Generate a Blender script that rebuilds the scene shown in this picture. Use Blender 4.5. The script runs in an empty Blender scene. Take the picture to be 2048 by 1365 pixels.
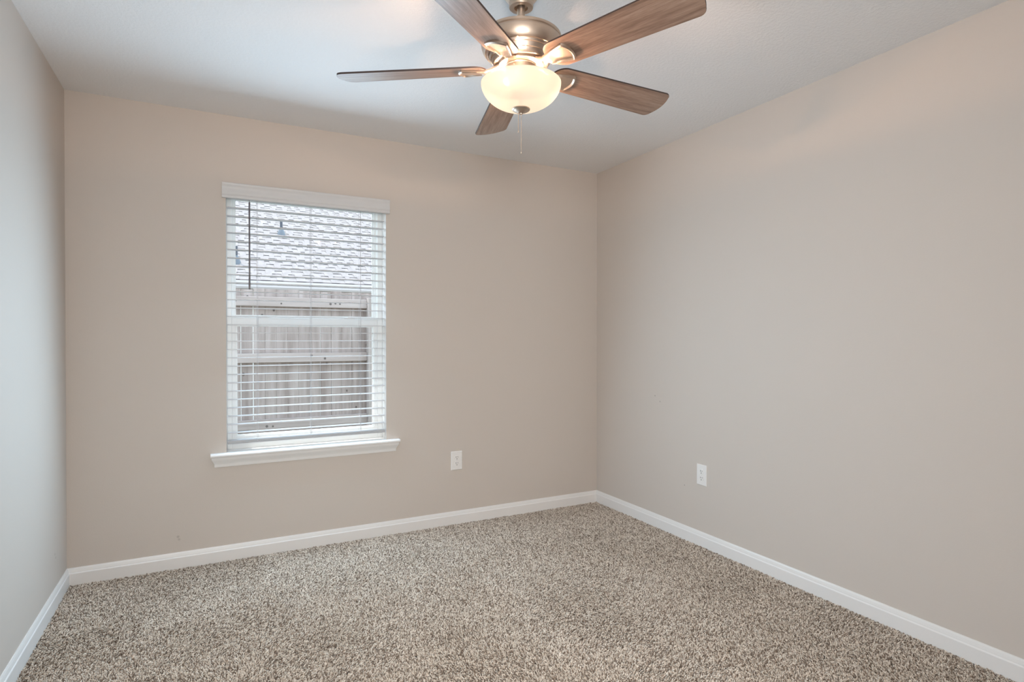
import bpy, bmesh, math, random
from mathutils import Vector, Matrix, Euler

random.seed(7)
PI = math.pi
scene = bpy.context.scene
COL = scene.collection

# ------------------------------------------------------------------ room numbers (metres)
XL, XR, YB, YF, H = -0.631, 2.555, 3.543, -0.45, 2.44     # left, right, window wall, door wall, ceiling
WX0, WX1, WZ0, WZ1 = 0.078, 0.965, 0.592, 2.060           # window opening
WT = 0.165                                                # outer wall thickness
FX, FY, FZ = 0.9657, 1.7883, 2.1632                       # fan axis, blade plane height
FAN_A = 2.5531                                            # azimuth of the first blade
BLADE_TILT = -0.229

# ------------------------------------------------------------------ camera
cam = bpy.data.cameras.new('camera')
cam.sensor_width = 36.0
cam.lens = 1160.53 / 2048 * 36.0
cam.clip_start = 0.02
camo = bpy.data.objects.new('camera', cam)
COL.objects.link(camo)
camo.location = (0, 0, 1.2272)
camo.rotation_euler = (PI / 2 - 0.00732, 0, -0.47959)
scene.camera = camo

# ------------------------------------------------------------------ world, sun, large lights, exposure
SKY_STRENGTH = 6.5
SUN_STRENGTH = 6.5
DAYLIGHT_FILL_WATTS = 36.5
HALL_FILL_WATTS = 155.0
BULB_WATTS = 42.0
BOWL_EMIT = 1.0

world = bpy.data.worlds.new('sky')
scene.world = world
world.use_nodes = True
wn = world.node_tree.nodes
wl = world.node_tree.links
bg = wn['Background']
bg.inputs['Strength'].default_value = SKY_STRENGTH
tc = wn.new('ShaderNodeTexCoord')
sx = wn.new('ShaderNodeSeparateXYZ')
rp = wn.new('ShaderNodeValToRGB')
rp.color_ramp.elements[0].position = 0.48
rp.color_ramp.elements[0].color = (0.55, 0.56, 0.55, 1)
rp.color_ramp.elements[1].position = 0.62
rp.color_ramp.elements[1].color = (0.66, 0.83, 1.0, 1)
mr = wn.new('ShaderNodeMapRange')
mr.inputs['From Min'].default_value = -1
wl.new(tc.outputs['Generated'], sx.inputs[0])
wl.new(sx.outputs['Z'], mr.inputs['Value'])
wl.new(mr.outputs[0], rp.inputs[0])
wl.new(rp.outputs[0], bg.inputs['Color'])


def light(name, kind, loc, energy, color, **kw):
    d = bpy.data.lights.new(name, kind)
    d.energy = energy
    d.color = color
    rot = kw.pop('rot', (0, 0, 0))
    for k, v in kw.items():
        setattr(d, k, v)
    o = bpy.data.objects.new(name, d)
    o.location = loc
    o.rotation_euler = rot
    COL.objects.link(o)
    return o


# sun: high, behind the neighbour's fence, from the left
sun = light('sun', 'SUN', (0, 8, 6), SUN_STRENGTH, (1.0, 0.95, 0.88), angle=0.01)
sun.rotation_euler = Vector((0.30, -0.30, -0.90)).to_track_quat('-Z', 'Y').to_euler()
# added lamps in front of the blind, tilted down, standing in for sky daylight
for k in range(3):
    light('daylight_fill', 'AREA', ((WX0 + WX1) / 2, YB - 0.090, 0.85 + 0.44 * k), DAYLIGHT_FILL_WATTS / 3, (0.60, 0.84, 1.04),
          shape='RECTANGLE', size=WX1 - WX0 - 0.01, size_y=0.44, rot=(-PI / 2 + 0.31, 0, 0))
# unseen fill lamp added behind the doorway to brighten the room
light('hallway_fill', 'AREA', (-0.52, -1.0, 1.55), HALL_FILL_WATTS, (1.0, 0.975, 0.95),
      shape='RECTANGLE', size=1.0, size_y=1.7, rot=(PI / 2, 0, -0.72))

scene.view_settings.view_transform = 'Standard'
scene.view_settings.look = 'None'
scene.view_settings.gamma = 1.0
scene.view_settings.use_curve_mapping = False
scene.view_settings.exposure = 0.0
cy = scene.cycles
cy.max_bounces = 12
cy.diffuse_bounces = 8
cy.transparent_max_bounces = 12
cy.caustics_reflective = False
cy.caustics_refractive = False
cy.sample_clamp_indirect = 4.0
cy.use_denoising = True


# ------------------------------------------------------------------ material helpers
def mat(name, color, rough=0.5, metal=0.0, spec=0.5):
    m = bpy.data.materials.new(name)
    m.use_nodes = True
    b = m.node_tree.nodes['Principled BSDF']
    b.inputs['Base Color'].default_value = (*color, 1)
    b.inputs['Roughness'].default_value = rough
    b.inputs['Metallic'].default_value = metal
    b.inputs['Specular IOR Level'].default_value = spec
    return m


def nd(m, t, **kw):
    n = m.node_tree.nodes.new(t)
    for k, v in kw.items():
        if k in n.inputs.keys():
            n.inputs[k].default_value = v
        else:
            setattr(n, k, v)
    return n


def lk(m, a, b):
    m.node_tree.links.new(a, b)


def bsdf(m):
    return m.node_tree.nodes['Principled BSDF']


def noise(m, scale, detail=2.0, stretch=None, rough=0.5):
    t = nd(m, 'ShaderNodeTexCoord')
    n = nd(m, 'ShaderNodeTexNoise')
    n.inputs['Scale'].default_value = scale
    n.inputs['Detail'].default_value = detail
    n.inputs['Roughness'].default_value = rough
    if stretch:
        mp = nd(m, 'ShaderNodeMapping')
        mp.inputs['Scale'].default_value = stretch
        lk(m, t.outputs['Object'], mp.inputs['Vector'])
        lk(m, mp.outputs[0], n.inputs['Vector'])
    else:
        lk(m, t.outputs['Object'], n.inputs['Vector'])
    return n


def bump(m, src, strength, dist):
    b = nd(m, 'ShaderNodeBump')
    b.inputs['Strength'].default_value = strength
    b.inputs['Distance'].default_value = dist
    lk(m, src, b.inputs['Height'])
    lk(m, b.outputs[0], bsdf(m).inputs['Normal'])
    return b


def ramp(m, src, stops):
    r = nd(m, 'ShaderNodeValToRGB')
    e = r.color_ramp.elements
    while len(e) > 1:
        e.remove(e[-1])
    e[0].position = stops[0][0]
    e[0].color = (*stops[0][1], 1)
    for p, c in stops[1:]:
        x = e.new(p)
        x.color = (*c, 1)
    lk(m, src, r.inputs[0])
    return r


def spots(m, base_socket_color, pts, dark):
    """small dents and scuffs that belong to the wall: pts = (x, y, z, radius)"""
    geo = nd(m, 'ShaderNodeNewGeometry')
    acc = None
    for (x, y, z, r, dk) in pts:
        d = nd(m, 'ShaderNodeVectorMath', operation='DISTANCE')
        d.inputs[1].default_value = (x, y, z)
        lk(m, geo.outputs['Position'], d.inputs[0])
        mr_ = nd(m, 'ShaderNodeMapRange')
        mr_.inputs['From Min'].default_value = r
        mr_.inputs['From Max'].default_value = r * 0.4
        mr_.inputs['To Max'].default_value = dk
        lk(m, d.outputs['Value'], mr_.inputs['Value'])
        if acc is None:
            acc = mr_.outputs[0]
        else:
            mx = nd(m, 'ShaderNodeMath', operation='MAXIMUM')
            lk(m, acc, mx.inputs[0])
            lk(m, mr_.outputs[0], mx.inputs[1])
            acc = mx.outputs[0]
    mix = nd(m, 'ShaderNodeMixRGB')
    mix.inputs[1].default_value = (*base_socket_color, 1)
    mix.inputs[2].default_value = (*dark, 1)
    lk(m, acc, mix.inputs[0])
    lk(m, mix.outputs[0], bsdf(m).inputs['Base Color'])


WALL = (0.600, 0.545, 0.495)
m_wall = mat('greige_wall_paint', WALL, 0.62, spec=0.25)
n_ = noise(m_wall, 160, 3)
bump(m_wall, n_.outputs['Fac'], 0.06, 0.004)
spots(m_wall, WALL, [
    (2.555, 2.905, 0.845, 0.0065, 0.55), (2.555, 2.858, 0.812, 0.0065, 0.45), (2.555, 2.640, 0.325, 0.005, 0.6),
    (-0.155, 3.543, 0.165, 0.009, 0.35), (-0.150, 3.543, 0.150, 0.008, 0.3), (-0.631, 3.300, 0.235, 0.008, 0.4),
    (-0.631, 3.315, 0.215, 0.007, 0.4)], (0.20, 0.17, 0.15))
m_ceil = mat('ceiling_paint', (0.81, 0.80, 0.795), 0.8, spec=0.2)
n_ = noise(m_ceil, 75, 4, rough=0.6)
r_ = ramp(m_ceil, n_.outputs['Fac'], [(0.42, (0, 0, 0)), (0.62, (1, 1, 1))])
bump(m_ceil, r_.outputs[0], 0.24, 0.004)
m_trim = mat('white_trim_paint', (0.80, 0.785, 0.77), 0.35)
m_vinyl = mat('white_window_vinyl', (0.86, 0.875, 0.87), 0.3)
m_slat = mat('white_blind_slat', (0.66, 0.65, 0.66), 0.45)
m_val = mat('white_valance', (0.64, 0.63, 0.625), 0.45)
m_brail = mat('bottom_rail_shaded', (0.46, 0.455, 0.46), 0.45)  # white plastic rail, greyed to carry its shade towards the room
m_cord = mat('white_cord', (0.55, 0.55, 0.57), 0.7)
m_wand = mat('smoky_wand', (0.10, 0.085, 0.095), 0.3)
m_plate = mat('white_outlet_plastic', (0.82, 0.80, 0.78), 0.35)
m_slot = mat('outlet_slot_shadow', (0.02, 0.018, 0.018), 0.8)
m_screw = mat('painted_screw', (0.72, 0.70, 0.68), 0.35, 0.3)
m_base = mat('carpet_backing', (0.10, 0.082, 0.068), 0.95, spec=0.1)

m_glass = bpy.data.materials.new('window_glass')
m_glass.use_nodes = True
nt = m_glass.node_tree
nt.nodes.clear()
out = nt.nodes.new('ShaderNodeOutputMaterial')
tr = nt.nodes.new('ShaderNodeBsdfTransparent')
tr.inputs[0].default_value = (0.94, 0.96, 0.955, 1)
gl = nt.nodes.new('ShaderNodeBsdfGlossy')
gl.inputs['Roughness'].default_value = 0.02
mx = nt.nodes.new('ShaderNodeMixShader')
mx.inputs[0].default_value = 0.012
nt.links.new(tr.outputs[0], mx.inputs[1])
nt.links.new(gl.outputs[0], mx.inputs[2])
nt.links.new(mx.outputs[0], out.inputs[0])

m_nickel = mat('brushed_nickel', (0.60, 0.49, 0.40), 0.30, 1.0)
n_ = noise(m_nickel, 40, 2, (1, 1, 40))
r_ = ramp(m_nickel, n_.outputs['Fac'], [(0.3, (0.33, 0.33, 0.33)), (0.7, (0.46, 0.46, 0.46))])
lk(m_nickel, r_.outputs[0], bsdf(m_nickel).inputs['Roughness'])
m_dark = mat('dark_gap', (0.05, 0.04, 0.035), 0.6)

# weathered oak fan blade, grain along local x
m_wood = mat('weathered_oak', (0.17, 0.11, 0.08), 0.38, spec=0.5)
g1 = noise(m_wood, 1.0, 6, (5, 75, 75), 0.65)
g2 = noise(m_wood, 1.0, 3, (2.2, 16, 16), 0.5)
g3 = noise(m_wood, 1.0, 2, (26, 260, 260), 0.5)
mxa = nd(m_wood, 'ShaderNodeMath', operation='MULTIPLY_ADD')
mxa.inputs[1].default_value = 0.55
lk(m_wood, g1.outputs['Fac'], mxa.inputs[0])
mxb = nd(m_wood, 'ShaderNodeMath', operation='MULTIPLY_ADD')
mxb.inputs[1].default_value = 0.35
lk(m_wood, g2.outputs['Fac'], mxb.inputs[0])
mxc = nd(m_wood, 'ShaderNodeMath', operation='MULTIPLY')
mxc.inputs[1].default_value = 0.14
lk(m_wood, g3.outputs['Fac'], mxc.inputs[0])
lk(m_wood, mxc.outputs[0], mxb.inputs[2])
lk(m_wood, mxb.outputs[0], mxa.inputs[2])
r_ = ramp(m_wood, mxa.outputs[0], [(0.36, (0.110, 0.063, 0.044)), (0.47, (0.215, 0.134, 0.096)),
                                   (0.57, (0.310, 0.206, 0.153)), (0.70, (0.420, 0.315, 0.250))])
lk(m_wood, r_.outputs[0], bsdf(m_wood).inputs['Base Color'])
bump(m_wood, g1.outputs['Fac'], 0.15, 0.001)
m_wood_edge = mat('dark_blade_edge', (0.045, 0.027, 0.022), 0.5)

# frosted lamp bowl: glows and lets the bulbs through
m_bowl = bpy.data.materials.new('frosted_lamp_glass')
m_bowl.use_nodes = True
nt = m_bowl.node_tree
nt.nodes.clear()
out = nt.nodes.new('ShaderNodeOutputMaterial')
tl = nt.nodes.new('ShaderNodeBsdfTranslucent')
tl.inputs[0].default_value = (0.026, 0.025, 0.022, 1)
df = nt.nodes.new('ShaderNodeBsdfDiffuse')
df.inputs[0].default_value = (0.25, 0.23, 0.21, 1)
em = nt.nodes.new('ShaderNodeEmission')
em.inputs[0].default_value = (1.0, 0.76, 0.56, 1)
em.inputs[1].default_value = BOWL_EMIT
a1 = nt.nodes.new('ShaderNodeMixShader')
a1.inputs[0].default_value = 0.35
a2 = nt.nodes.new('ShaderNodeAddShader')
nt.links.new(tl.outputs[0], a1.inputs[1])
nt.links.new(df.outputs[0], a1.inputs[2])
nt.links.new(a1.outputs[0], a2.inputs[0])
nt.links.new(em.outputs[0], a2.inputs[1])
tp = nt.nodes.new('ShaderNodeBsdfTransparent')
tp.inputs[0].default_value = (1.0, 0.93, 0.86, 1)
a3 = nt.nodes.new('ShaderNodeMixShader')
a3.inputs[0].default_value = 0.12
nt.links.new(a2.outputs[0], a3.inputs[1])
nt.links.new(tp.outputs[0], a3.inputs[2])
nt.links.new(a3.outputs[0], out.inputs[0])
m_bulb = bpy.data.materials.new('lit_bulb')
m_bulb.use_nodes = True
nt = m_bulb.node_tree
nt.nodes.clear()
out = nt.nodes.new('ShaderNodeOutputMaterial')
em = nt.nodes.new('ShaderNodeEmission')
em.inputs[0].default_value = (1.0, 0.72, 0.45, 1)
em.inputs[1].default_value = 1.6
nt.links.new(em.outputs[0], out.inputs[0])

# carpet tuft: colour differs from tuft to tuft
m_tuft = mat('carpet_yarn', (0.3, 0.26, 0.22), 0.9, spec=0.15)
oi = nd(m_tuft, 'ShaderNodeObjectInfo')
r_ = ramp(m_tuft, oi.outputs['Random'], [(0.0, (0.155, 0.111, 0.083)), (0.23, (0.280, 0.221, 0.174)),
                                         (0.48, (0.568, 0.486, 0.405)), (1.0, (0.840, 0.760, 0.670))])
lk(m_tuft, r_.outputs[0], bsdf(m_tuft).inputs['Base Color'])

# outside
def cedar(name, stretch, stops):
    m = mat(name, (0.30, 0.23, 0.19), 0.85, spec=0.2)
    f1 = noise(m, 1.0, 5, stretch, 0.6)
    f2 = noise(m, 1.0, 2, (9, 9, 1.0) if stretch[0] > 5 else (1.0, 9, 9))
    fa = nd(m, 'ShaderNodeMath', operation='MULTIPLY_ADD')
    fa.inputs[1].default_value = 0.6
    fb = nd(m, 'ShaderNodeMath', operation='MULTIPLY')
    fb.inputs[1].default_value = 0.4
    lk(m, f1.outputs['Fac'], fa.inputs[0])
    lk(m, f2.outputs['Fac'], fb.inputs[0])
    lk(m, fb.outputs[0], fa.inputs[2])
    r = ramp(m, fa.outputs[0], stops)
    lk(m, r.outputs[0], bsdf(m).inputs['Base Color'])
    return m


m_fence = cedar('weathered_cedar', (26, 26, 2.0), [(0.33, (0.195, 0.150, 0.135)), (0.5, (0.285, 0.232, 0.214)), (0.67, (0.375, 0.318, 0.298))])
m_rail = cedar('weathered_rail', (2.0, 26, 26), [(0.30, (0.260, 0.210, 0.192)), (0.5, (0.345, 0.286, 0.266)), (0.7, (0.41, 0.352, 0.330))])
m_rail_post = cedar('weathered_post', (26, 26, 2.0), [(0.30, (0.260, 0.215, 0.195)), (0.5, (0.340, 0.290, 0.270)), (0.7, (0.400, 0.350, 0.330))])
m_knot = mat('wood_knot', (0.09, 0.07, 0.062), 0.8)
m_shingle = mat('grey_shingle', (0.34, 0.31, 0.31), 0.9, spec=0.2)
n_ = noise(m_shingle, 3.0, 3, (3.5, 3.5, 7))
r_ = ramp(m_shingle, n_.outputs['Fac'], [(0.3, (0.138, 0.116, 0.112)), (0.7, (0.185, 0.156, 0.149))])
lk(m_shingle, r_.outputs[0], bsdf(m_shingle).inputs['Base Color'])
m_shingle_dark = mat('shingle_edge_shadow', (0.045, 0.040, 0.043), 0.9)  # dark colour draws the shadow lines under the tabs
m_gutter = mat('white_gutter', (0.40, 0.345, 0.34), 0.5)
m_siding = mat('pale_siding', (0.66, 0.62, 0.58), 0.9)
m_pipe = mat('grey_vent_pipe', (0.03, 0.03, 0.04), 0.6)
m_boot = mat('vent_boot_metal', (0.060, 0.066, 0.080), 0.5)
m_lawn = mat('side_yard_grass', (0.11, 0.15, 0.06), 0.95)
n_ = noise(m_lawn, 9, 5)
r_ = ramp(m_lawn, n_.outputs['Fac'], [(0.35, (0.035, 0.045, 0.018)), (0.65, (0.06, 0.075, 0.03))])
lk(m_lawn, r_.outputs[0], bsdf(m_lawn).inputs['Base Color'])


# ------------------------------------------------------------------ mesh helpers
def box(bm, x0, x1, y0, y1, z0, z1, mi=0, bev=0.0):
    vs = [bm.verts.new((x, y, z)) for x in (x0, x1) for y in (y0, y1) for z in (z0, z1)]
    idx = [(0, 1, 3, 2), (4, 6, 7, 5), (0, 4, 5, 1), (2, 3, 7, 6), (0, 2, 6, 4), (1, 5, 7, 3)]
    fs = [bm.faces.new([vs[i] for i in f]) for f in idx]
    for f in fs:
        f.material_index = mi
    if bev > 0:
        es = list({e for f in fs for e in f.edges})
        r = bmesh.ops.bevel(bm, geom=es, offset=bev, segments=2, profile=0.5, affect='EDGES')
        for f in r['faces']:
            f.material_index = mi
    return fs


def lathe(bm, prof, n=96, cx=0, cy=0, mi=0, cap0=False, cap1=False):
    rings = []
    for r, z in prof:
        if r < 1e-6:
            rings.append([bm.verts.new((cx, cy, z))])
        else:
            rings.append([bm.verts.new((cx + r * math.cos(2 * PI * i / n), cy + r * math.sin(2 * PI * i / n), z)) for i in range(n)])
    for a, b in zip(rings, rings[1:]):
        for i in range(n):
            j = (i + 1) % n
            if len(a) == 1 and len(b) == 1:
                continue
            if len(a) == 1:
                f = bm.faces.new((a[0], b[i], b[j]))
            elif len(b) == 1:
                f = bm.faces.new((a[i], b[0], a[j]))
            else:
                f = bm.faces.new((a[i], b[i], b[j], a[j]))
            f.material_index = mi
    if cap0 and len(rings[0]) > 1:
        bm.faces.new(rings[0]).material_index = mi
    if cap1 and len(rings[-1]) > 1:
        bm.faces.new(list(reversed(rings[-1]))).material_index = mi


def tube(bm, pts, r, n=8, mi=0):
    pts = [Vector(p) for p in pts]
    rings = []
    for i, p in enumerate(pts):
        d = (pts[min(i + 1, len(pts) - 1)] - pts[max(i - 1, 0)]).normalized()
        up = Vector((0, 0, 1)) if abs(d.z) < 0.9 else Vector((1, 0, 0))
        u = d.cross(up).normalized()
        w = d.cross(u).normalized()
        rings.append([bm.verts.new(p + r * (math.cos(2 * PI * k / n) * u + math.sin(2 * PI * k / n) * w)) for k in range(n)])
    for a, b in zip(rings, rings[1:]):
        for k in range(n):
            f = bm.faces.new((a[k], a[(k + 1) % n], b[(k + 1) % n], b[k]))
            f.material_index = mi
    bm.faces.new(rings[0]).material_index = mi
    bm.faces.new(list(reversed(rings[-1]))).material_index = mi


def sweep(bm, prof, p0, p1, along, outw, mi=0, trim0=0.0, trim1=0.0):
    """extrude a closed profile (out, z) from p0 to p1; trim0/trim1 shift each end per metre of 'out' (mitres)"""
    a, b = [], []
    A, O = Vector(along), Vector(outw)
    for o, z in prof:
        a.append(bm.verts.new(Vector(p0) + O * o + Vector((0, 0, z)) + A * (o * trim0)))
        b.append(bm.verts.new(Vector(p1) + O * o + Vector((0, 0, z)) - A * (o * trim1)))
    n = len(prof)
    for i in range(n):
        j = (i + 1) % n
        bm.faces.new((a[i], a[j], b[j], b[i])).material_index = mi
    bm.faces.new(list(reversed(a))).material_index = mi
    bm.faces.new(b).material_index = mi


def link(name, bm, mats, parent=None, smooth=None, loc=None):
    bmesh.ops.recalc_face_normals(bm, faces=bm.faces[:])
    me = bpy.data.meshes.new(name)
    bm.to_mesh(me)
    bm.free()
    for m in (mats if isinstance(mats, (list, tuple)) else [mats]):
        me.materials.append(m)
    o = bpy.data.objects.new(name, me)
    COL.objects.link(o)
    if smooth is not None:
        for p in me.polygons:
            p.use_smooth = True
        bm2 = bmesh.new()
        bm2.from_mesh(me)
        for e in bm2.edges:
            if len(e.link_faces) == 2 and e.calc_face_angle() > smooth:
                e.smooth = False
        bm2.to_mesh(me)
        bm2.free()
    if parent:
        o.parent = parent
    if loc:
        o.location = loc
    return o


def thing(name, label, cat, loc, group=None):
    o = bpy.data.objects.new(name, None)
    o.empty_display_size = 0.05
    COL.objects.link(o)
    o.location = loc
    o['label'] = label
    o['category'] = cat
    if group:
        o['group'] = group
    return o


def struct(o):
    o['kind'] = 'structure'
    return o


# ------------------------------------------------------------------ room shell
FL = -0.012                                               # carpet backing lies under the pile
bm = bmesh.new()
box(bm, XL - 0.14, XR + 0.14, YF - 0.14, YB + WT, FL - 0.12, FL)
struct(link('floor', bm, m_base))
bm = bmesh.new()
box(bm, XL - 0.14, XR + 0.14, YF - 0.14, YB + WT, H, H + 0.12)
struct(link('ceiling', bm, m_ceil))
bm = bmesh.new()
box(bm, XL - 0.14, XL, YF - 0.14, YB, FL, H)
struct(link('wall_left', bm, m_wall))
bm = bmesh.new()
box(bm, XR, XR + 0.14, YF - 0.14, YB, FL, H)
struct(link('wall_right', bm, m_wall))
# window wall: one frame of four bands around the opening
bm = bmesh.new()
xs, zs = [XL - 0.14, WX0, WX1, XR + 0.14], [FL, WZ0 - 0.02, WZ1, H]
grid = {}
for k, y in enumerate((YB, YB + WT)):
    for i, x in enumerate(xs):
        for j, z in enumerate(zs):
            grid[i, j, k] = bm.verts.new((x, y, z))
for k in (0, 1):
    for i in range(3):
        for j in range(3):
            if (i, j) != (1, 1):
                bm.faces.new((grid[i, j, k], grid[i + 1, j, k], grid[i + 1, j + 1, k], grid[i, j + 1, k]))
for (a, b) in (((1, 1), (2, 1)), ((2, 1), (2, 2)), ((2, 2), (1, 2)), ((1, 2), (1, 1))):
    f = bm.faces.new((grid[a[0], a[1], 0], grid[b[0], b[1], 0], grid[b[0], b[1], 1], grid[a[0], a[1], 1]))
    f.material_index = 1
for i in range(3):
    for j in (0, 3):
        bm.faces.new((grid[i, j, 0], grid[i + 1, j, 0], grid[i + 1, j, 1], grid[i, j, 1]))
        bm.faces.new((grid[j, i, 0], grid[j, i + 1, 0], grid[j, i + 1, 1], grid[j, i, 1]))
struct(link('wall_back', bm, [m_wall, m_trim]))
# door wall behind the camera, its unseen doorway sized to steer the hallway fill
DX0, DX1, DH = -0.48, 0.24, 2.08
bm = bmesh.new()
box(bm, XL, DX0, YF - 0.12, YF, FL, H)
box(bm, DX1, XR, YF - 0.12, YF, FL, H)
box(bm, DX0, DX1, YF - 0.12, YF, DH, H)
struct(link('wall_front', bm, m_wall))
bm = bmesh.new()
HX0, HX1, HY = -1.3, 1.4, -1.75  # unseen hallway added to hold the fill lamp
box(bm, HX0 - 0.1, HX0, HY, YF - 0.14, FL, H)
box(bm, HX1, HX1 + 0.1, HY, YF - 0.14, FL, H)
box(bm, HX0 - 0.1, HX1 + 0.1, HY - 0.1, HY, FL, H)
box(bm, HX0 - 0.1, HX1 + 0.1, HY - 0.1, YF - 0.14, H, H + 0.1)
box(bm, HX0 - 0.1, HX1 + 0.1, HY - 0.1, YF - 0.14, FL - 0.1, FL)
struct(link('wall_fill_hallway', bm, m_wall))

# baseboards with a stepped, eased top
BB = [(0, FL), (0.0125, FL), (0.0125, 0.056), (0.0115, 0.0585), (0.0092, 0.061), (0.0085, 0.066), (0.0062, 0.0765),
      (0.0048, 0.0795), (0.0036, 0.083), (0, 0.083)]
bm = bmesh.new()
sweep(bm, BB, (XL, YB, 0), (XR, YB, 0), (1, 0, 0), (0, -1, 0), trim0=1, trim1=1)
struct(link('baseboard_back', bm, m_trim))
bm = bmesh.new()
sweep(bm, BB, (XL, YF, 0), (XL, YB, 0), (0, 1, 0), (1, 0, 0), trim0=0, trim1=1)
struct(link('baseboard_left', bm, m_trim))
bm = bmesh.new()
sweep(bm, BB, (XR, YF, 0), (XR, YB, 0), (0, 1, 0), (-1, 0, 0), trim0=0, trim1=1)
struct(link('baseboard_right', bm, m_trim))

# ------------------------------------------------------------------ window
win = bpy.data.objects.new('window_1', None)
win.empty_display_size = 0.05
COL.objects.link(win)
win.location = (0, YB, 0)
struct(win)


def wlink(name, bm, m, parent=None, smooth=None):
    o = link(name, bm, m, parent or win, smooth)
    if parent is None:
        o.matrix_parent_inverse = Matrix.Translation((0, -YB, 0))
    return o


yo = YB
FW = 0.030
bm = bmesh.new()
y0, y1 = yo + 0.092, yo + WT
box(bm, WX0, WX0 + FW, y0, y1, WZ0, WZ1, bev=0.002)
box(bm, WX1 - FW, WX1, y0, y1, WZ0, WZ1, bev=0.002)
box(bm, WX0 + FW - 0.001, WX1 - FW + 0.001, y0 + 0.0005, y1, WZ1 - FW, WZ1, bev=0.002)
box(bm, WX0 + FW - 0.001, WX1 - FW + 0.001, y0 + 0.0005, y1, WZ0 - 0.02, WZ0 + FW, bev=0.002)
# inner stop bead
box(bm, WX0 + FW, WX0 + FW + 0.006, yo + 0.121, yo + 0.128, WZ0 + FW, WZ1 - FW)
box(bm, WX1 - FW - 0.006, WX1 - FW, yo + 0.121, yo + 0.128, WZ0 + FW, WZ1 - FW)
wlink('window_frame', bm, m_vinyl)


def sash(name, ya, yb, za, zb, stile, bot, top):
    bm = bmesh.new()
    xa, xb = WX0 + FW, WX1 - FW
    box(bm, xa, xa + stile, ya, yb, za, zb, bev=0.002)
    box(bm, xb - stile, xb, ya, yb, za, zb, bev=0.002)
    box(bm, xa + stile - 0.002, xb - stile + 0.002, ya, yb, za, za + bot, bev=0.002)
    box(bm, xa + stile - 0.002, xb - stile + 0.002, ya, yb, zb - top, zb, bev=0.002)
    # glazing bead
    b = 0.007
    box(bm, xa + stile, xa + stile + b, ya + 0.008, yb - 0.004, za + bot, zb - top)
    box(bm, xb - stile - b, xb - stile, ya + 0.008, yb - 0.004, za + bot, zb - top)
    box(bm, xa + stile + b, xb - stile - b, ya + 0.008, yb - 0.004, za + bot, za + bot + b)
    box(bm, xa + stile + b, xb - stile - b, ya + 0.008, yb - 0.004, zb - top - b, zb - top)
    s = wlink(name, bm, m_vinyl)
    bm = bmesh.new()
    ym = (ya + yb) / 2 + 0.003
    box(bm, xa + stile - 0.004, xb - stile + 0.004, ym, ym + 0.004, za + bot - 0.004, zb - top + 0.004)
    wlink('pane', bm, m_glass, s)
    return s


up = sash('upper_sash', yo + 0.128, yo + 0.153, 1.312, WZ1 - FW, 0.016, 0.034, 0.016)
lo = sash('lower_sash', yo + 0.096, yo + 0.121, WZ0 + FW, 1.338, 0.022, 0.040, 0.045)
for lx in (WX0 + 0.20, WX1 - 0.20):
    bm = bmesh.new()
    box(bm, lx - 0.032, lx + 0.032, yo + 0.099, yo + 0.118, 1.338, 1.344, bev=0.002)
    box(bm, lx - 0.012, lx + 0.020, yo + 0.098, yo + 0.106, 1.344, 1.352, bev=0.002)
    wlink('sash_lock', bm, m_vinyl, lo)
# stool (inner sill) and apron
SX0, SX1 = -0.001, 1.043
bm = bmesh.new()
nose = [(-0.092, 0.572), (0.034, 0.572), (0.0385, 0.574), (0.041, 0.5785), (0.041, 0.5855), (0.0385, 0.590), (0.034, WZ0), (-0.092, WZ0)]
sweep(bm, nose, (WX0, yo, 0), (WX1, yo, 0), (1, 0, 0), (0, -1, 0))
horn = [(0.0, 0.572), (0.034, 0.572), (0.0385, 0.574), (0.041, 0.5785), (0.041, 0.5855), (0.0385, 0.590), (0.034, WZ0), (0.0, WZ0)]
sweep(bm, horn, (SX0, yo, 0), (WX0, yo, 0), (1, 0, 0), (0, -1, 0))
sweep(bm, horn, (WX1, yo, 0), (SX1, yo, 0), (1, 0, 0), (0, -1, 0))
wlink('window_stool', bm, m_trim, smooth=0.6)
bm = bmesh.new()
apr = [(0, 0.516), (0.009, 0.516), (0.0105, 0.519), (0.0105, 0.529), (0.0125, 0.535), (0.017, 0.543), (0.0235, 0.553),
       (0.029, 0.562), (0.030, 0.572), (0, 0.572)]
a, b = [], []
for o, z in apr:                                           # ends lean outwards with the moulding
    k = o * 0.75
    a.append(bm.verts.new((0.026 - k, yo - o, z)))
    b.append(bm.verts.new((1.016 + k, yo - o, z)))
for i in range(len(apr)):
    j = (i + 1) % len(apr)
    bm.faces.new((a[i], a[j], b[j], b[i]))
bm.faces.new(a)
bm.faces.new(b)
wlink('window_apron', bm, m_trim, smooth=0.6)

# ------------------------------------------------------------------ blind
BX0, BX1, BY = WX0 + 0.006, WX1 - 0.006, YB + 0.036
blind = thing('window_blind', 'white horizontal slat blind lowered over the window with its slats open flat', 'window blind',
              ((WX0 + WX1) / 2, BY, 2.0))


def blink(name, bm, m, smooth=None, parent=None):
    o = link(name, bm, m, parent or blind, smooth)
    if parent is None:
        o.matrix_parent_inverse = Matrix.Translation(blind.location).inverted()
    return o


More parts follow.
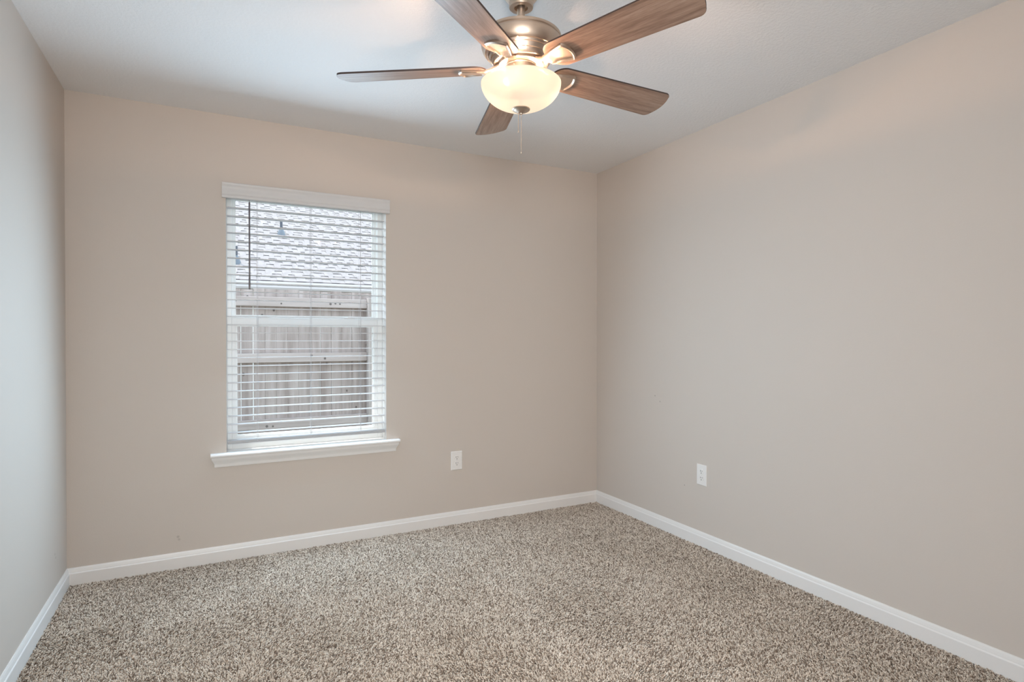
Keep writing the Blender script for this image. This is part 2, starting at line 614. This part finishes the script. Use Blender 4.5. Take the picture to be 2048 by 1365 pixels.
bm = bmesh.new()
box(bm, BX0, BX1, BY - 0.027, BY + 0.027, 1.996, 2.044, bev=0.002)
blink('headrail', bm, m_slat)
bm = bmesh.new()
val = [(0.000, 1.986), (0.0115, 1.986), (0.0150, 1.988), (0.0165, 1.992), (0.0160, 1.997), (0.0135, 2.001), (0.0128, 2.004), (0.0155, 2.007),
       (0.0170, 2.013), (0.0165, 2.021), (0.0150, 2.030), (0.0140, 2.038), (0.0145, 2.045), (0.0170, 2.051), (0.0205, 2.056), (0.0225, 2.061),
       (0.0220, 2.066), (0.0195, 2.069), (0.0, 2.069)]
sweep(bm, val, (0.0585, YB - 0.004, 0), (0.9845, YB - 0.004, 0), (1, 0, 0), (0, -1, 0))
box(bm, 0.0585, 0.066, YB - 0.004, YB, 1.99, 2.066)
box(bm, 0.977, 0.9845, YB - 0.004, YB, 1.99, 2.066)
vo = blink('valance', bm, m_val, smooth=0.5)
Z_TOP, PITCH = 1.9425, 0.0463
bm = bmesh.new()
for k in range(28):
    z = Z_TOP - PITCH * k
    w = 0.0505
    if k == 27:
        z = 0.693
    n = 8
    rows = []
    for x in (BX0, BX1):
        topv, botv = [], []
        for i in range(n + 1):
            t = i / n * 2 - 1
            zz = z + 0.0012 * (1 - t * t)
            topv.append(bm.verts.new((x, BY + t * w / 2, zz + 0.0016)))
            botv.append(bm.verts.new((x, BY + t * w / 2, zz - 0.0016)))
        rows.append((topv, botv))
    (ta, ba), (tb, bb) = rows
    for i in range(n):
        bm.faces.new((ta[i], ta[i + 1], tb[i + 1], tb[i]))
        bm.faces.new((ba[i], bb[i], bb[i + 1], ba[i + 1]))
        bm.faces.new((ta[i], ba[i], ba[i + 1], ta[i + 1]))
        bm.faces.new((tb[i], tb[i + 1], bb[i + 1], bb[i]))
    bm.faces.new((ta[0], tb[0], bb[0], ba[0]))
    bm.faces.new((ta[n], ba[n], bb[n], tb[n]))
blink('slat', bm, m_slat)
bm = bmesh.new()
rail = [(0.026, 0.6335), (0.0265, 0.636), (0.0245, 0.6385), (0.0265, 0.641), (0.0265, 0.6445), (0.0245, 0.647), (0.0262, 0.6495),
        (0.024, 0.652), (-0.024, 0.652), (-0.0265, 0.649), (-0.0265, 0.636), (-0.024, 0.6335)]
sweep(bm, rail, (BX0, BY, 0), (BX1, BY, 0), (1, 0, 0), (0, -1, 0))
blink('bottom_rail', bm, m_brail)
for lx in (0.233, 0.5215, 0.810):
    bm = bmesh.new()
    tube(bm, [(lx, BY - 0.0275, 1.998), (lx + 0.001, BY - 0.0275, 1.3), (lx, BY - 0.0275, 0.646)], 0.0008, 6)
    tube(bm, [(lx + 0.004, BY + 0.0275, 1.998), (lx + 0.004, BY + 0.0275, 0.646)], 0.0008, 6)
    for k in range(27):
        z = Z_TOP - PITCH * k - 0.0022
        tube(bm, [(lx + 0.002, BY - 0.0275, z), (lx + 0.002, BY + 0.0275, z)], 0.0006, 5)
    # tail looped over the bottom rail
    tube(bm, [(lx, BY - 0.0275, 0.650), (lx + 0.003, BY - 0.0282, 0.640), (lx + 0.009, BY - 0.0285, 0.635),
              (lx + 0.015, BY - 0.0282, 0.638), (lx + 0.018, BY - 0.0275, 0.646)], 0.0008, 6)
    blink('ladder_cord', bm, m_cord, smooth=1.0)
    bm = bmesh.new()
    tube(bm, [(lx + 0.008, BY, 1.998), (lx + 0.008, BY, 0.650)], 0.0008, 6)
    blink('lift_cord', bm, m_cord, smooth=1.0)
wx = 0.196
bm = bmesh.new()
lathe(bm, [(0.0, 1.490), (0.0042, 1.491), (0.0052, 1.496), (0.0052, 1.55), (0.0045, 1.56), (0.0045, 1.972), (0.003, 1.976), (0.0, 1.977)],
      n=6, cx=wx, cy=YB - 0.001)
tube(bm, [(wx, YB - 0.001, 1.974), (wx, YB - 0.001, 1.986), (wx, YB + 0.005, 1.990), (wx, YB + 0.012, 1.998)], 0.0015, 6)
blink('tilt_wand', bm, m_wand)

# ------------------------------------------------------------------ outlets


def outlet(loc, rotz, label):
    t = thing('electrical_outlet', label, 'outlet', loc, 'wall outlets')
    t.rotation_euler = (0, 0, rotz)                          # local -y looks into the room
    bm = bmesh.new()
    a, b = 0.0385, 0.0605
    p = [(-a, -b), (a, -b), (a, b), (-a, b)]
    r0 = [bm.verts.new((x, 0, z)) for x, z in p]
    r1 = [bm.verts.new((x, -0.0035, z)) for x, z in p]
    s = 0.0028
    r2 = [bm.verts.new((x - math.copysign(s, x), -0.0062, z - math.copysign(s, z))) for x, z in p]
    for q0, q1 in ((r0, r1), (r1, r2)):
        for i in range(4):
            j = (i + 1) % 4
            bm.faces.new((q0[i], q0[j], q1[j], q1[i]))
    bm.faces.new(r2)
    bm.faces.new(list(reversed(r0)))
    plate = link('cover_plate', bm, m_plate, t)
    for sgn in (1, -1):
        zc = sgn * 0.0195
        bm = bmesh.new()
        ring0, ring1 = [], []
        for i in range(32):
            an = 2 * PI * i / 32
            x, z = 0.0172 * math.cos(an), 0.0172 * math.sin(an)
            z = max(-0.0142, min(0.0142, z))
            ring0.append(bm.verts.new((x, -0.0058, zc + z)))
            ring1.append(bm.verts.new((x * 0.97, -0.0079, zc + z * 0.97)))
        for i in range(32):
            j = (i + 1) % 32
            bm.faces.new((ring0[i], ring0[j], ring1[j], ring1[i]))
        bm.faces.new(ring1)
        rec = link('receptacle', bm, m_plate, t)
        bm = bmesh.new()
        box(bm, -0.0076, -0.0052, -0.0082, -0.0070, zc - 0.0005, zc + 0.0085)
        box(bm, 0.0052, 0.0074, -0.0082, -0.0070, zc + 0.0005, zc + 0.0080)
        vs = []
        for i in range(12):
            an = 2 * PI * i / 12
            vs.append((0.0029 * math.cos(an), min(0.0020, 0.0029 * math.sin(an))))
        f0 = [bm.verts.new((x, -0.0082, zc - 0.0078 + z)) for x, z in vs]
        f1 = [bm.verts.new((x, -0.0070, zc - 0.0078 + z)) for x, z in vs]
        bm.faces.new(f0)
        for i in range(12):
            j = (i + 1) % 12
            bm.faces.new((f0[i], f0[j], f1[j], f1[i]))
        link('slot', bm, m_slot, rec)
    bm = bmesh.new()
    ring = [bm.verts.new((0.0028 * math.cos(2 * PI * i / 16), -0.0060, 0.0028 * math.sin(2 * PI * i / 16))) for i in range(16)]
    ring2 = [bm.verts.new((0.0022 * math.cos(2 * PI * i / 16), -0.0072, 0.0022 * math.sin(2 * PI * i / 16))) for i in range(16)]
    for i in range(16):
        j = (i + 1) % 16
        bm.faces.new((ring[i], ring[j], ring2[j], ring2[i]))
    bm.faces.new(ring2)
    link('screw', bm, m_screw, plate)
    return t


outlet((1.432, YB, 0.415), 0, 'white duplex outlet low on the window wall, right of the window')
outlet((XR, 2.497, 0.417), -PI / 2, 'white duplex outlet low on the plain right wall near the corner')

# ------------------------------------------------------------------ ceiling fan
fan = thing('ceiling_fan', 'five-blade brown wood and nickel ceiling fan with a lit frosted bowl', 'ceiling fan', (FX, FY, H))


def flink(name, bm, m, smooth=0.5, parent=None):
    return link(name, bm, m, parent or fan, smooth)


def zz(prof):
    return [(r, z - H) for r, z in prof]


bm = bmesh.new()
lathe(bm, zz([(0.068, 2.44), (0.068, 2.432), (0.064, 2.420), (0.054, 2.405), (0.046, 2.396), (0.0425, 2.390), (0.0425, 2.378),
              (0.041, 2.3735), (0.030, 2.372), (0.024, 2.373), (0.024, 2.385)]), cap1=True)
flink('canopy', bm, m_nickel)
bm = bmesh.new()
lathe(bm, zz([(0.0135, 2.392), (0.0135, 2.27)]), n=32, cap0=True, cap1=True)
flink('downrod', bm, m_nickel)
bm = bmesh.new()
lathe(bm, zz([(0.0, 2.282), (0.03, 2.282), (0.05, 2.279), (0.125, 2.2755), (0.136, 2.2735), (0.1395, 2.2705), (0.1395, 2.2635),
              (0.1375, 2.2612), (0.1360, 2.2605), (0.1360, 2.2585), (0.1385, 2.2575), (0.1400, 2.254), (0.1400, 2.246), (0.1385, 2.235),
              (0.1350, 2.224), (0.1300, 2.2155), (0.1270, 2.2125), (0.1245, 2.2120), (0.1235, 2.2135), (0.1215, 2.2135),
              (0.1200, 2.2105), (0.1180, 2.2065), (0.1155, 2.2055), (0.1145, 2.2070), (0.1125, 2.2065), (0.1100, 2.1990), (0.1075, 2.1930),
              (0.1050, 2.1915), (0.1035, 2.1925), (0.1015, 2.1870), (0.0980, 2.1800), (0.0950, 2.1770), (0.0925, 2.1765), (0.0900, 2.1785),
              (0.082, 2.1800), (0.0, 2.1800)]), n=128)
flink('motor_housing', bm, m_nickel, smooth=0.35)
bm = bmesh.new()
lathe(bm, zz([(0.0, 2.181), (0.078, 2.181), (0.078, 2.172), (0.074, 2.170), (0.058, 2.170), (0.0, 2.170)]), n=96)
flink('flywheel', bm, m_nickel)
bm = bmesh.new()
lathe(bm, zz([(0.0, 2.1705), (0.0555, 2.1705), (0.0565, 2.168), (0.0545, 2.1655), (0.0540, 2.150), (0.0540, 2.130), (0.0600, 2.126),
              (0.0600, 2.120), (0.0, 2.120)]), n=96)
lathe(bm, zz([(0.005, 2.121), (0.005, 2.012)]), n=16)
for an in (0.6, 2.2, 3.8, 5.4):                              # thumb screws
    c, s = math.cos(an), math.sin(an)
    tube(bm, [(0.053 * c, 0.053 * s, 2.158 - H), (0.062 * c, 0.062 * s, 2.158 - H)], 0.0032, 10)
flink('light_fitter', bm, m_nickel)

# bowl
bm = bmesh.new()
prof = []
for i in range(25):
    t = i / 24
    an = t * PI / 2
    r = 0.1395 * math.cos(an) ** 0.88 if i < 24 else 0.0
    z = 2.108 - 0.087 * math.sin(an) ** 1.12
    prof.append((max(r, 0.0), z))
prof = [(0.1340, 2.1115), (0.1355, 2.1130), (0.1380, 2.1130), (0.1395, 2.1115)] + prof[:-1] + [(0.008, 2.0212)]
lathe(bm, zz(prof), n=128)
bowl = flink('glass_bowl', bm, m_bowl, smooth=1.2)
bm = bmesh.new()
lathe(bm, zz([(0.0, 2.0245), (0.029, 2.0255), (0.0315, 2.0235), (0.0315, 2.0205), (0.029, 2.0180), (0.0255, 2.0170), (0.0225, 2.0145),
              (0.0200, 2.0135), (0.0165, 2.0120), (0.010, 2.0095), (0.006, 2.0075), (0.0055, 2.0040), (0.0, 2.0030)]), n=64)
flink('finial', bm, m_nickel, parent=None)

# bulbs in their sockets
for an in (5.986, 1.798, 3.892):
    c, s = math.cos(an), math.sin(an)
    bm = bmesh.new()
    tube(bm, [(0.026 * c, 0.026 * s, 2.124 - H), (0.048 * c, 0.048 * s, 2.112 - H)], 0.011, 14)
    so = flink('bulb_socket', bm, m_nickel)
    bm = bmesh.new()
    r_ = [(0.0, 0.0), (0.006, 0.0005), (0.008, 0.006), (0.014, 0.016), (0.0165, 0.026), (0.0155, 0.036), (0.010, 0.044), (0.0, 0.047)]
    lathe(bm, r_, n=24)
    q = Vector((c, s, -0.5)).to_track_quat('Z', 'Y').to_matrix().to_4x4()
    bm.transform(Matrix.Translation((0.047 * c, 0.047 * s, 2.1125 - H)) @ q)
    flink('bulb', bm, m_bulb, smooth=1.0, parent=so)
    light('fan_bulb_light', 'POINT', (FX + 0.078 * c, FY + 0.078 * s, 2.104), BULB_WATTS, (1.0, 0.64, 0.42), shadow_soft_size=0.014)

# blades: local x runs outwards, local y across


def blade_outline():
    def hw(x):
        return 0.0615 + (x - 0.2) / 0.46 * 0.0126
    pts = []
    x0, x1 = 0.122, 0.648
    # inner end: wide rounded corners
    ri = 0.048
    h0 = hw(x0 + ri)
    for i in range(9):
        an = PI + (PI / 2) * i / 8
        pts.append((x0 + ri + ri * math.cos(an), -h0 + ri + ri * math.sin(an)))
    ro = 0.026
    h1 = hw(x1 - ro)
    for i in range(9):
        an = -PI / 2 + (PI / 2) * i / 8 * 0.86
        pts.append((x1 - ro + ro * math.cos(an), -h1 + ro + ro * math.sin(an)))
    xe, ye = pts[-1]
    for i in range(1, 12):                                   # gently bowed tip
        t = i / 12
        y = ye + (-2 * ye) * t
        pts.append((xe + 0.0125 * (1 - (2 * t - 1) ** 2), y))
    for i in range(9):
        an = (PI / 2) * (0.14 + 0.86 * i / 8)
        pts.append((x1 - ro + ro * math.cos(an), h1 - ro + ro * math.sin(an)))
    for i in range(9):
        an = PI / 2 + (PI / 2) * i / 8
        pts.append((x0 + ri + ri * math.cos(an), h0 - ri + ri * math.sin(an)))
    return pts


def blade_mesh():
    bm = bmesh.new()
    o = blade_outline()
    th = 0.0062
    b = 0.0008
    cxm = sum(p[0] for p in o) / len(o)

    def ring(z, ins):
        r = []
        for x, y in o:
            d = Vector((x - cxm, y))
            k = 1 - ins / max(d.length, 1e-4)
            r.append(bm.verts.new((cxm + d.x * k, d.y * k, z)))
        return r
    rs = [ring(-th / 2, b), ring(-th / 2 + b, 0), ring(th / 2 - b, 0), ring(th / 2, b)]
    n = len(o)
    for a, c in zip(rs, rs[1:]):
        for i in range(n):
            j = (i + 1) % n
            bm.faces.new((a[i], a[j], c[j], c[i])).material_index = 1
    bm.faces.new(list(reversed(rs[0])))
    bm.faces.new(rs[-1])
    return bm


def iron_mesh():
    bm = bmesh.new()
    ns, ntt = 36, 20
    st = [(0.060, 0.0165, 0.012), (0.078, 0.0150, 0.0115), (0.092, 0.0145, 0.006), (0.108, 0.0170, -0.001), (0.130, 0.0225, -0.0045),
          (0.155, 0.0300, -0.0045), (0.180, 0.0365, -0.0045), (0.204, 0.0405, -0.0045)]

    def at(s):
        x = st[0][0] + s * (st[-1][0] - st[0][0])
        for a, b in zip(st, st[1:]):
            if x <= b[0] + 1e-9:
                k = (x - a[0]) / (b[0] - a[0])
                k2 = k * k * (3 - 2 * k)
                return x, a[1] + (b[1] - a[1]) * k, a[2] + (b[2] - a[2]) * k2
        return st[-1]
    top, bot = [], []
    for i in range(ns + 1):
        s = i / ns
        rt, rb = [], []
        for j in range(ntt + 1):
            t = j / ntt * 2 - 1
            x, hw, zc = at(s)
            x += 0.018 * (1 - t * t) * max(0, (s - 0.55) / 0.45) ** 1.5
            y = t * hw
            k = min(1.0, max(0.0, (x - 0.09) / 0.035))
            k = k * k * (3 - 2 * k)
            tilt = math.tan(BLADE_TILT) * k
            # raised rim, sunken middle on the outer half
            d_side = (1 - abs(t)) * hw
            d_end = (1 - s) * (st[-1][0] - st[0][0]) + 0.0001
            d = min(d_side, d_end)
            rim = 0.0068 + 0.0017 * k
            if x > 0.12:
                f = min(1.0, (x - 0.12) / 0.03)
                if d < 0.0018:
                    rim = 0.0085 - 0.0035 * (1 - d / 0.0018)
                elif d > 0.0060:
                    rim = 0.0085 - 0.0050 * f * min(1.0, (d - 0.0060) / 0.002)
            else:
                rim = 0.0068 - 0.003 * abs(t) ** 3
            zt = zc + y * tilt
            rt.append(bm.verts.new((x, y, zt + 0.0012)))
            rb.append(bm.verts.new((x, y, zt - rim)))
        top.append(rt)
        bot.append(rb)
    for i in range(ns):
        for j in range(ntt):
            bm.faces.new((top[i][j], top[i + 1][j], top[i + 1][j + 1], top[i][j + 1]))
            bm.faces.new((bot[i][j], bot[i][j + 1], bot[i + 1][j + 1], bot[i + 1][j]))
        for j in (0, ntt):
            bm.faces.new((top[i][j], bot[i][j], bot[i + 1][j], top[i + 1][j]))
    for i in (0, ns):
        for j in range(ntt):
            bm.faces.new((top[i][j], top[i][j + 1], bot[i][j + 1], bot[i][j]))
    return bm


def spin(o, k):
    a = FAN_A - k * 2 * PI / 5
    o.matrix_local = Matrix.Translation((0, 0, FZ - H)) @ Matrix.Rotation(a, 4, 'Z')


b0 = link('blade', blade_mesh(), [m_wood, m_wood_edge], fan, 0.6)
i0 = link('blade_iron', iron_mesh(), m_nickel, fan, 0.6)
for k in range(5):
    b = b0 if k == 0 else b0.copy()
    i = i0 if k == 0 else i0.copy()
    if k:
        COL.objects.link(b)
        COL.objects.link(i)
    a = FAN_A - k * 2 * PI / 5
    b.matrix_local = Matrix.Translation((0, 0, FZ - H)) @ Matrix.Rotation(a, 4, 'Z') @ Matrix.Rotation(BLADE_TILT, 4, 'X')
    spin(i, k)

# bead pull chains
def chain(dx, dy, ztop, zbot):
    bm = bmesh.new()
    n = int((ztop - zbot) / 0.0046)
    for i in range(n):
        z = ztop - 0.0046 * i - H
        bmesh.ops.create_uvsphere(bm, u_segments=8, v_segments=6, radius=0.0021,
                                  matrix=Matrix.Translation((dx, dy, z)))
    tube(bm, [(dx, dy, ztop - H), (dx, dy, zbot - H)], 0.0005, 5)
    lathe(bm, [(0.0, zbot - H + 0.004), (0.0020, zbot - H + 0.003), (0.0024, zbot - H - 0.004), (0.0, zbot - H - 0.006)], n=10, cx=dx, cy=dy)
    flink('pull_chain', bm, m_nickel, smooth=1.2)


chain(0.0005, -0.0005, 2.004, 1.872)
chain(-0.0085, 0.004, 2.012, 1.945)

# ------------------------------------------------------------------ carpet pile (nobody could count it)
bm = bmesh.new()
vs = [bm.verts.new(v) for v in ((XL + 0.012, YF, FL + 0.0005), (XR - 0.012, YF, FL + 0.0005), (XR - 0.012, YB - 0.012, FL + 0.0005), (XL + 0.012, YB - 0.012, FL + 0.0005))]
bm.faces.new(vs)
pile = link('carpet_pile', bm, m_tuft)
pile['kind'] = 'stuff'
pile['label'] = 'grey and brown speckled cut pile carpet covering the whole floor'
pile['category'] = 'carpet'
ng = bpy.data.node_groups.new('pile', 'GeometryNodeTree')
ng.interface.new_socket('Geometry', in_out='INPUT', socket_type='NodeSocketGeometry')
ng.interface.new_socket('Geometry', in_out='OUTPUT', socket_type='NodeSocketGeometry')
N, L = ng.nodes, ng.links
gi, go = N.new('NodeGroupInput'), N.new('NodeGroupOutput')
dist = N.new('GeometryNodeDistributePointsOnFaces')
dist.distribute_method = 'RANDOM'
dist.inputs['Density'].default_value = 62000
cv = N.new('GeometryNodeCurveQuadraticBezier')
cv.inputs['Resolution'].default_value = 4
cv.inputs['Start'].default_value = (0, 0, 0)
cv.inputs['Middle'].default_value = (0.0003, 0.0, 0.0098)
cv.inputs['End'].default_value = (0.0056, 0.0006, 0.0116)
cc = N.new('GeometryNodeCurvePrimitiveCircle')
cc.inputs['Resolution'].default_value = 6
cc.inputs['Radius'].default_value = 0.00155
c2m = N.new('GeometryNodeCurveToMesh')
c2m.inputs['Fill Caps'].default_value = True
sm = N.new('GeometryNodeSetMaterial')
sm.inputs['Material'].default_value = m_tuft
ssm = N.new('GeometryNodeSetShadeSmooth')
inst = N.new('GeometryNodeInstanceOnPoints')
rv = N.new('FunctionNodeRandomValue')
rv.data_type = 'FLOAT_VECTOR'
rv.inputs[0].default_value = (-0.35, -0.30, -1.5)
rv.inputs[1].default_value = (0.35, 0.50, 1.5)
e2r = N.new('FunctionNodeEulerToRotation')
pos = N.new('GeometryNodeInputPosition')
nz = N.new('ShaderNodeTexNoise')
nz.inputs['Scale'].default_value = 1.6
nz.inputs['Detail'].default_value = 2.0
hd = N.new('ShaderNodeMath')                                # the nap swirls: heading follows slow noise
hd.operation = 'MULTIPLY'
hd.inputs[1].default_value = 14.0
cx_ = N.new('ShaderNodeCombineXYZ')
va = N.new('ShaderNodeVectorMath')
rs = N.new('FunctionNodeRandomValue')
rs.data_type = 'FLOAT'
rs.inputs[2].default_value = 0.75
rs.inputs[3].default_value = 1.2
L.new(gi.outputs[0], dist.inputs['Mesh'])
L.new(cv.outputs[0], c2m.inputs['Curve'])
L.new(cc.outputs[0], c2m.inputs['Profile Curve'])
L.new(c2m.outputs[0], ssm.inputs[0])
L.new(ssm.outputs[0], sm.inputs['Geometry'])
L.new(dist.outputs['Points'], inst.inputs['Points'])
L.new(sm.outputs[0], inst.inputs['Instance'])
L.new(pos.outputs[0], nz.inputs['Vector'])
L.new(nz.outputs[0], hd.inputs[0])
L.new(hd.outputs[0], cx_.inputs['Z'])
L.new(rv.outputs[0], va.inputs[0])
L.new(cx_.outputs[0], va.inputs[1])
L.new(va.outputs[0], e2r.inputs[0])
L.new(e2r.outputs[0], inst.inputs['Rotation'])
L.new(rs.outputs[1], inst.inputs['Scale'])
L.new(inst.outputs[0], go.inputs[0])
md = pile.modifiers.new('pile', 'NODES')
md.node_group = ng

# ------------------------------------------------------------------ outside
GZ = -0.22
bm = bmesh.new()
box(bm, -12, 14, YB + WT + 0.001, 20, GZ - 0.2, GZ)
struct(link('ground', bm, m_lawn))
# unseen eave added over the window to keep the sun out
bm = bmesh.new()
box(bm, -3, 5, YB + WT, YB + WT + 0.42, 2.50, 2.66)
struct(link('roof', bm, m_gutter))

# fence
FYR = 5.62
fence = thing('wooden_fence', 'weathered wooden picket fence with rails seen through the window blind', 'fence', (1.0, FYR, GZ))


def glink(name, bm, m, parent, root, smooth=None):
    o = link(name, bm, m, parent, smooth)
    if parent == root:
        o.matrix_parent_inverse = Matrix.Translation(root.location).inverted()
    return o


bm = bmesh.new()
x = -2.6
rf = random.Random(3)
while x < 4.6:
    w = 0.0945
    top = 1.655 + rf.uniform(-0.006, 0.006)
    dy = rf.uniform(-0.002, 0.002)
    box(bm, x, x + w, FYR + 0.040 + dy, FYR + 0.056 + dy, GZ + 0.03, top)
    for _ in range(rf.choice((0, 1, 1, 2))):                  # knots
        kx, kz, kr = x + rf.uniform(0.015, w - 0.015), rf.uniform(0.3, 1.6), rf.uniform(0.006, 0.013)
        c = [bm.verts.new((kx + kr * math.cos(2 * PI * i / 10), FYR + 0.0395 + dy, kz + 1.4 * kr * math.sin(2 * PI * i / 10))) for i in range(10)]
        bm.faces.new(c).material_index = 1
    x += w + rf.choice((0.001, 0.001, 0.0025, 0.004, 0.006))
glink('picket', bm, [m_fence, m_knot], fence, fence)
for (za, zb) in ((1.500, 1.585), (0.995, 1.078), (0.40, 0.484)):
    bm = bmesh.new()
    box(bm, -2.6, 1.345, FYR, FYR + 0.038, za, zb, bev=0.003)
    for _ in range(5):
        kx, kz, kr = rf.uniform(-0.3, 1.3), rf.uniform(za + 0.02, zb - 0.02), rf.uniform(0.007, 0.012)
        c = [bm.verts.new((kx + kr * math.cos(2 * PI * i / 10), FYR - 0.0006, kz + kr * math.sin(2 * PI * i / 10))) for i in range(10)]
        bm.faces.new(c).material_index = 1
    glink('rail', bm, [m_rail, m_knot], fence, fence)
    bm = bmesh.new()
    box(bm, 1.437, 4.6, FYR, FYR + 0.038, za, zb, bev=0.003)
    glink('rail', bm, [m_rail, m_knot], fence, fence)
for px in (1.346, -1.09, 3.78):
    bm = bmesh.new()
    box(bm, px, px + 0.09, FYR - 0.052, FYR + 0.037, GZ, 1.60, bev=0.004)
    glink('post', bm, m_rail_post, fence, fence)

# neighbour's house
EY, EZ, SL = 9.5, 2.075, 0.5                                  # eave line and roof slope
house = thing('neighbour_house', 'neighbouring house with pale shingle roof seen above the fence outside', 'house', (1.0, EY, GZ))
bm = bmesh.new()
al = math.atan(SL)
ca, sa = math.cos(al), math.sin(al)


def rpt(x, d, h):                                            # point on the roof: d up the slope, h above it
    return (x, EY + d * ca - h * sa, EZ + d * sa + h * ca)


RX0, RX1, RD = -2.6, 6.0, 5.6
vs = [bm.verts.new(rpt(*q)) for q in ((RX0, 0, 0), (RX1, 0, 0), (RX1, RD, 0), (RX0, RD, 0))]
bm.faces.new(vs).material_index = 0
vb = [bm.verts.new(rpt(*q)) for q in ((RX0, 0, -0.03), (RX1, 0, -0.03), (RX1, RD, -0.03), (RX0, RD, -0.03))]
bm.faces.new(list(reversed(vb)))
for i in range(4):
    j = (i + 1) % 4
    bm.faces.new((vs[i], vb[i], vb[j], vs[j]))
rs_ = random.Random(5)
ex = 0.142
d = 0.0
while d < RD - ex:
    # the course itself, its butt edge standing a little proud
    a = [bm.verts.new(rpt(*q)) for q in ((RX0, d, 0.009), (RX1, d, 0.009), (RX1, d + ex, 0.002), (RX0, d + ex, 0.002))]
    bm.faces.new(a).material_index = 0
    c = [bm.verts.new(rpt(*q)) for q in ((RX0, d, 0.0), (RX1, d, 0.0))]
    bm.faces.new((a[0], c[0], c[1], a[1])).material_index = 0
    x = RX0 + rs_.uniform(0, 0.2)
    while x < RX1:                                            # laminated tabs, shadow line painted on their butts
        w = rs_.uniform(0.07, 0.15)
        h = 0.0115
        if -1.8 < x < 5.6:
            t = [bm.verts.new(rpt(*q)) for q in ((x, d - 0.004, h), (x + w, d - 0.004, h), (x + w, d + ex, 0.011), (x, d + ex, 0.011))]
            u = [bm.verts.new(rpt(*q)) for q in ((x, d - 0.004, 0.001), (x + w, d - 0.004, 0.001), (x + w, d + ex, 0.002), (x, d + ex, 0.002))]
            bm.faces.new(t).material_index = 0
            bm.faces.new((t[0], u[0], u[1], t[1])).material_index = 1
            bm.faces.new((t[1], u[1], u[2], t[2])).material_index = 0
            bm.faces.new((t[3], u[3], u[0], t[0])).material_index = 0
        x += w + rs_.uniform(0.06, 0.20)
    d += ex
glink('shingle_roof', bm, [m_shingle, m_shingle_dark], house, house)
bm = bmesh.new()
gut = [(0.0, EZ - 0.13), (0.07, EZ - 0.13), (0.085, EZ - 0.10), (0.085, EZ - 0.075), (0.105, EZ - 0.045), (0.105, EZ - 0.012), (0.09, EZ - 0.012), (0.0, EZ - 0.02)]
sweep(bm, gut, (RX0, EY + 0.03, 0), (RX1, EY + 0.03, 0), (1, 0, 0), (0, -1, 0))
glink('gutter', bm, m_gutter, house, house)
bm = bmesh.new()
box(bm, RX0 + 0.3, RX1 - 0.3, EY + 0.45, EY + 4.8, GZ, EZ - 0.10)
glink('wall', bm, m_siding, house, house)
bm = bmesh.new()
box(bm, RX0, RX1, EY + 0.03, EY + 0.45, EZ - 0.14, EZ - 0.10)
glink('soffit', bm, m_gutter, house, house)
for (vx, vd) in ((1.185, 2.38), (0.365, 0.70)):
    base = Vector(rpt(vx, vd, 0.0))
    bm = bmesh.new()
    lathe(bm, [(0.024, base.z - 0.02), (0.024, base.z + 0.27), (0.019, base.z + 0.27), (0.019, base.z + 0.2)], n=16, cx=base.x, cy=base.y)
    vp = glink('vent_pipe', bm, m_pipe, house, house, smooth=0.6)
    bm = bmesh.new()
    lathe(bm, [(0.075, base.z - 0.06), (0.066, base.z + 0.03), (0.045, base.z + 0.08), (0.027, base.z + 0.12)], n=20, cx=base.x, cy=base.y)
    glink('boot', bm, m_boot, vp, house, smooth=0.6)
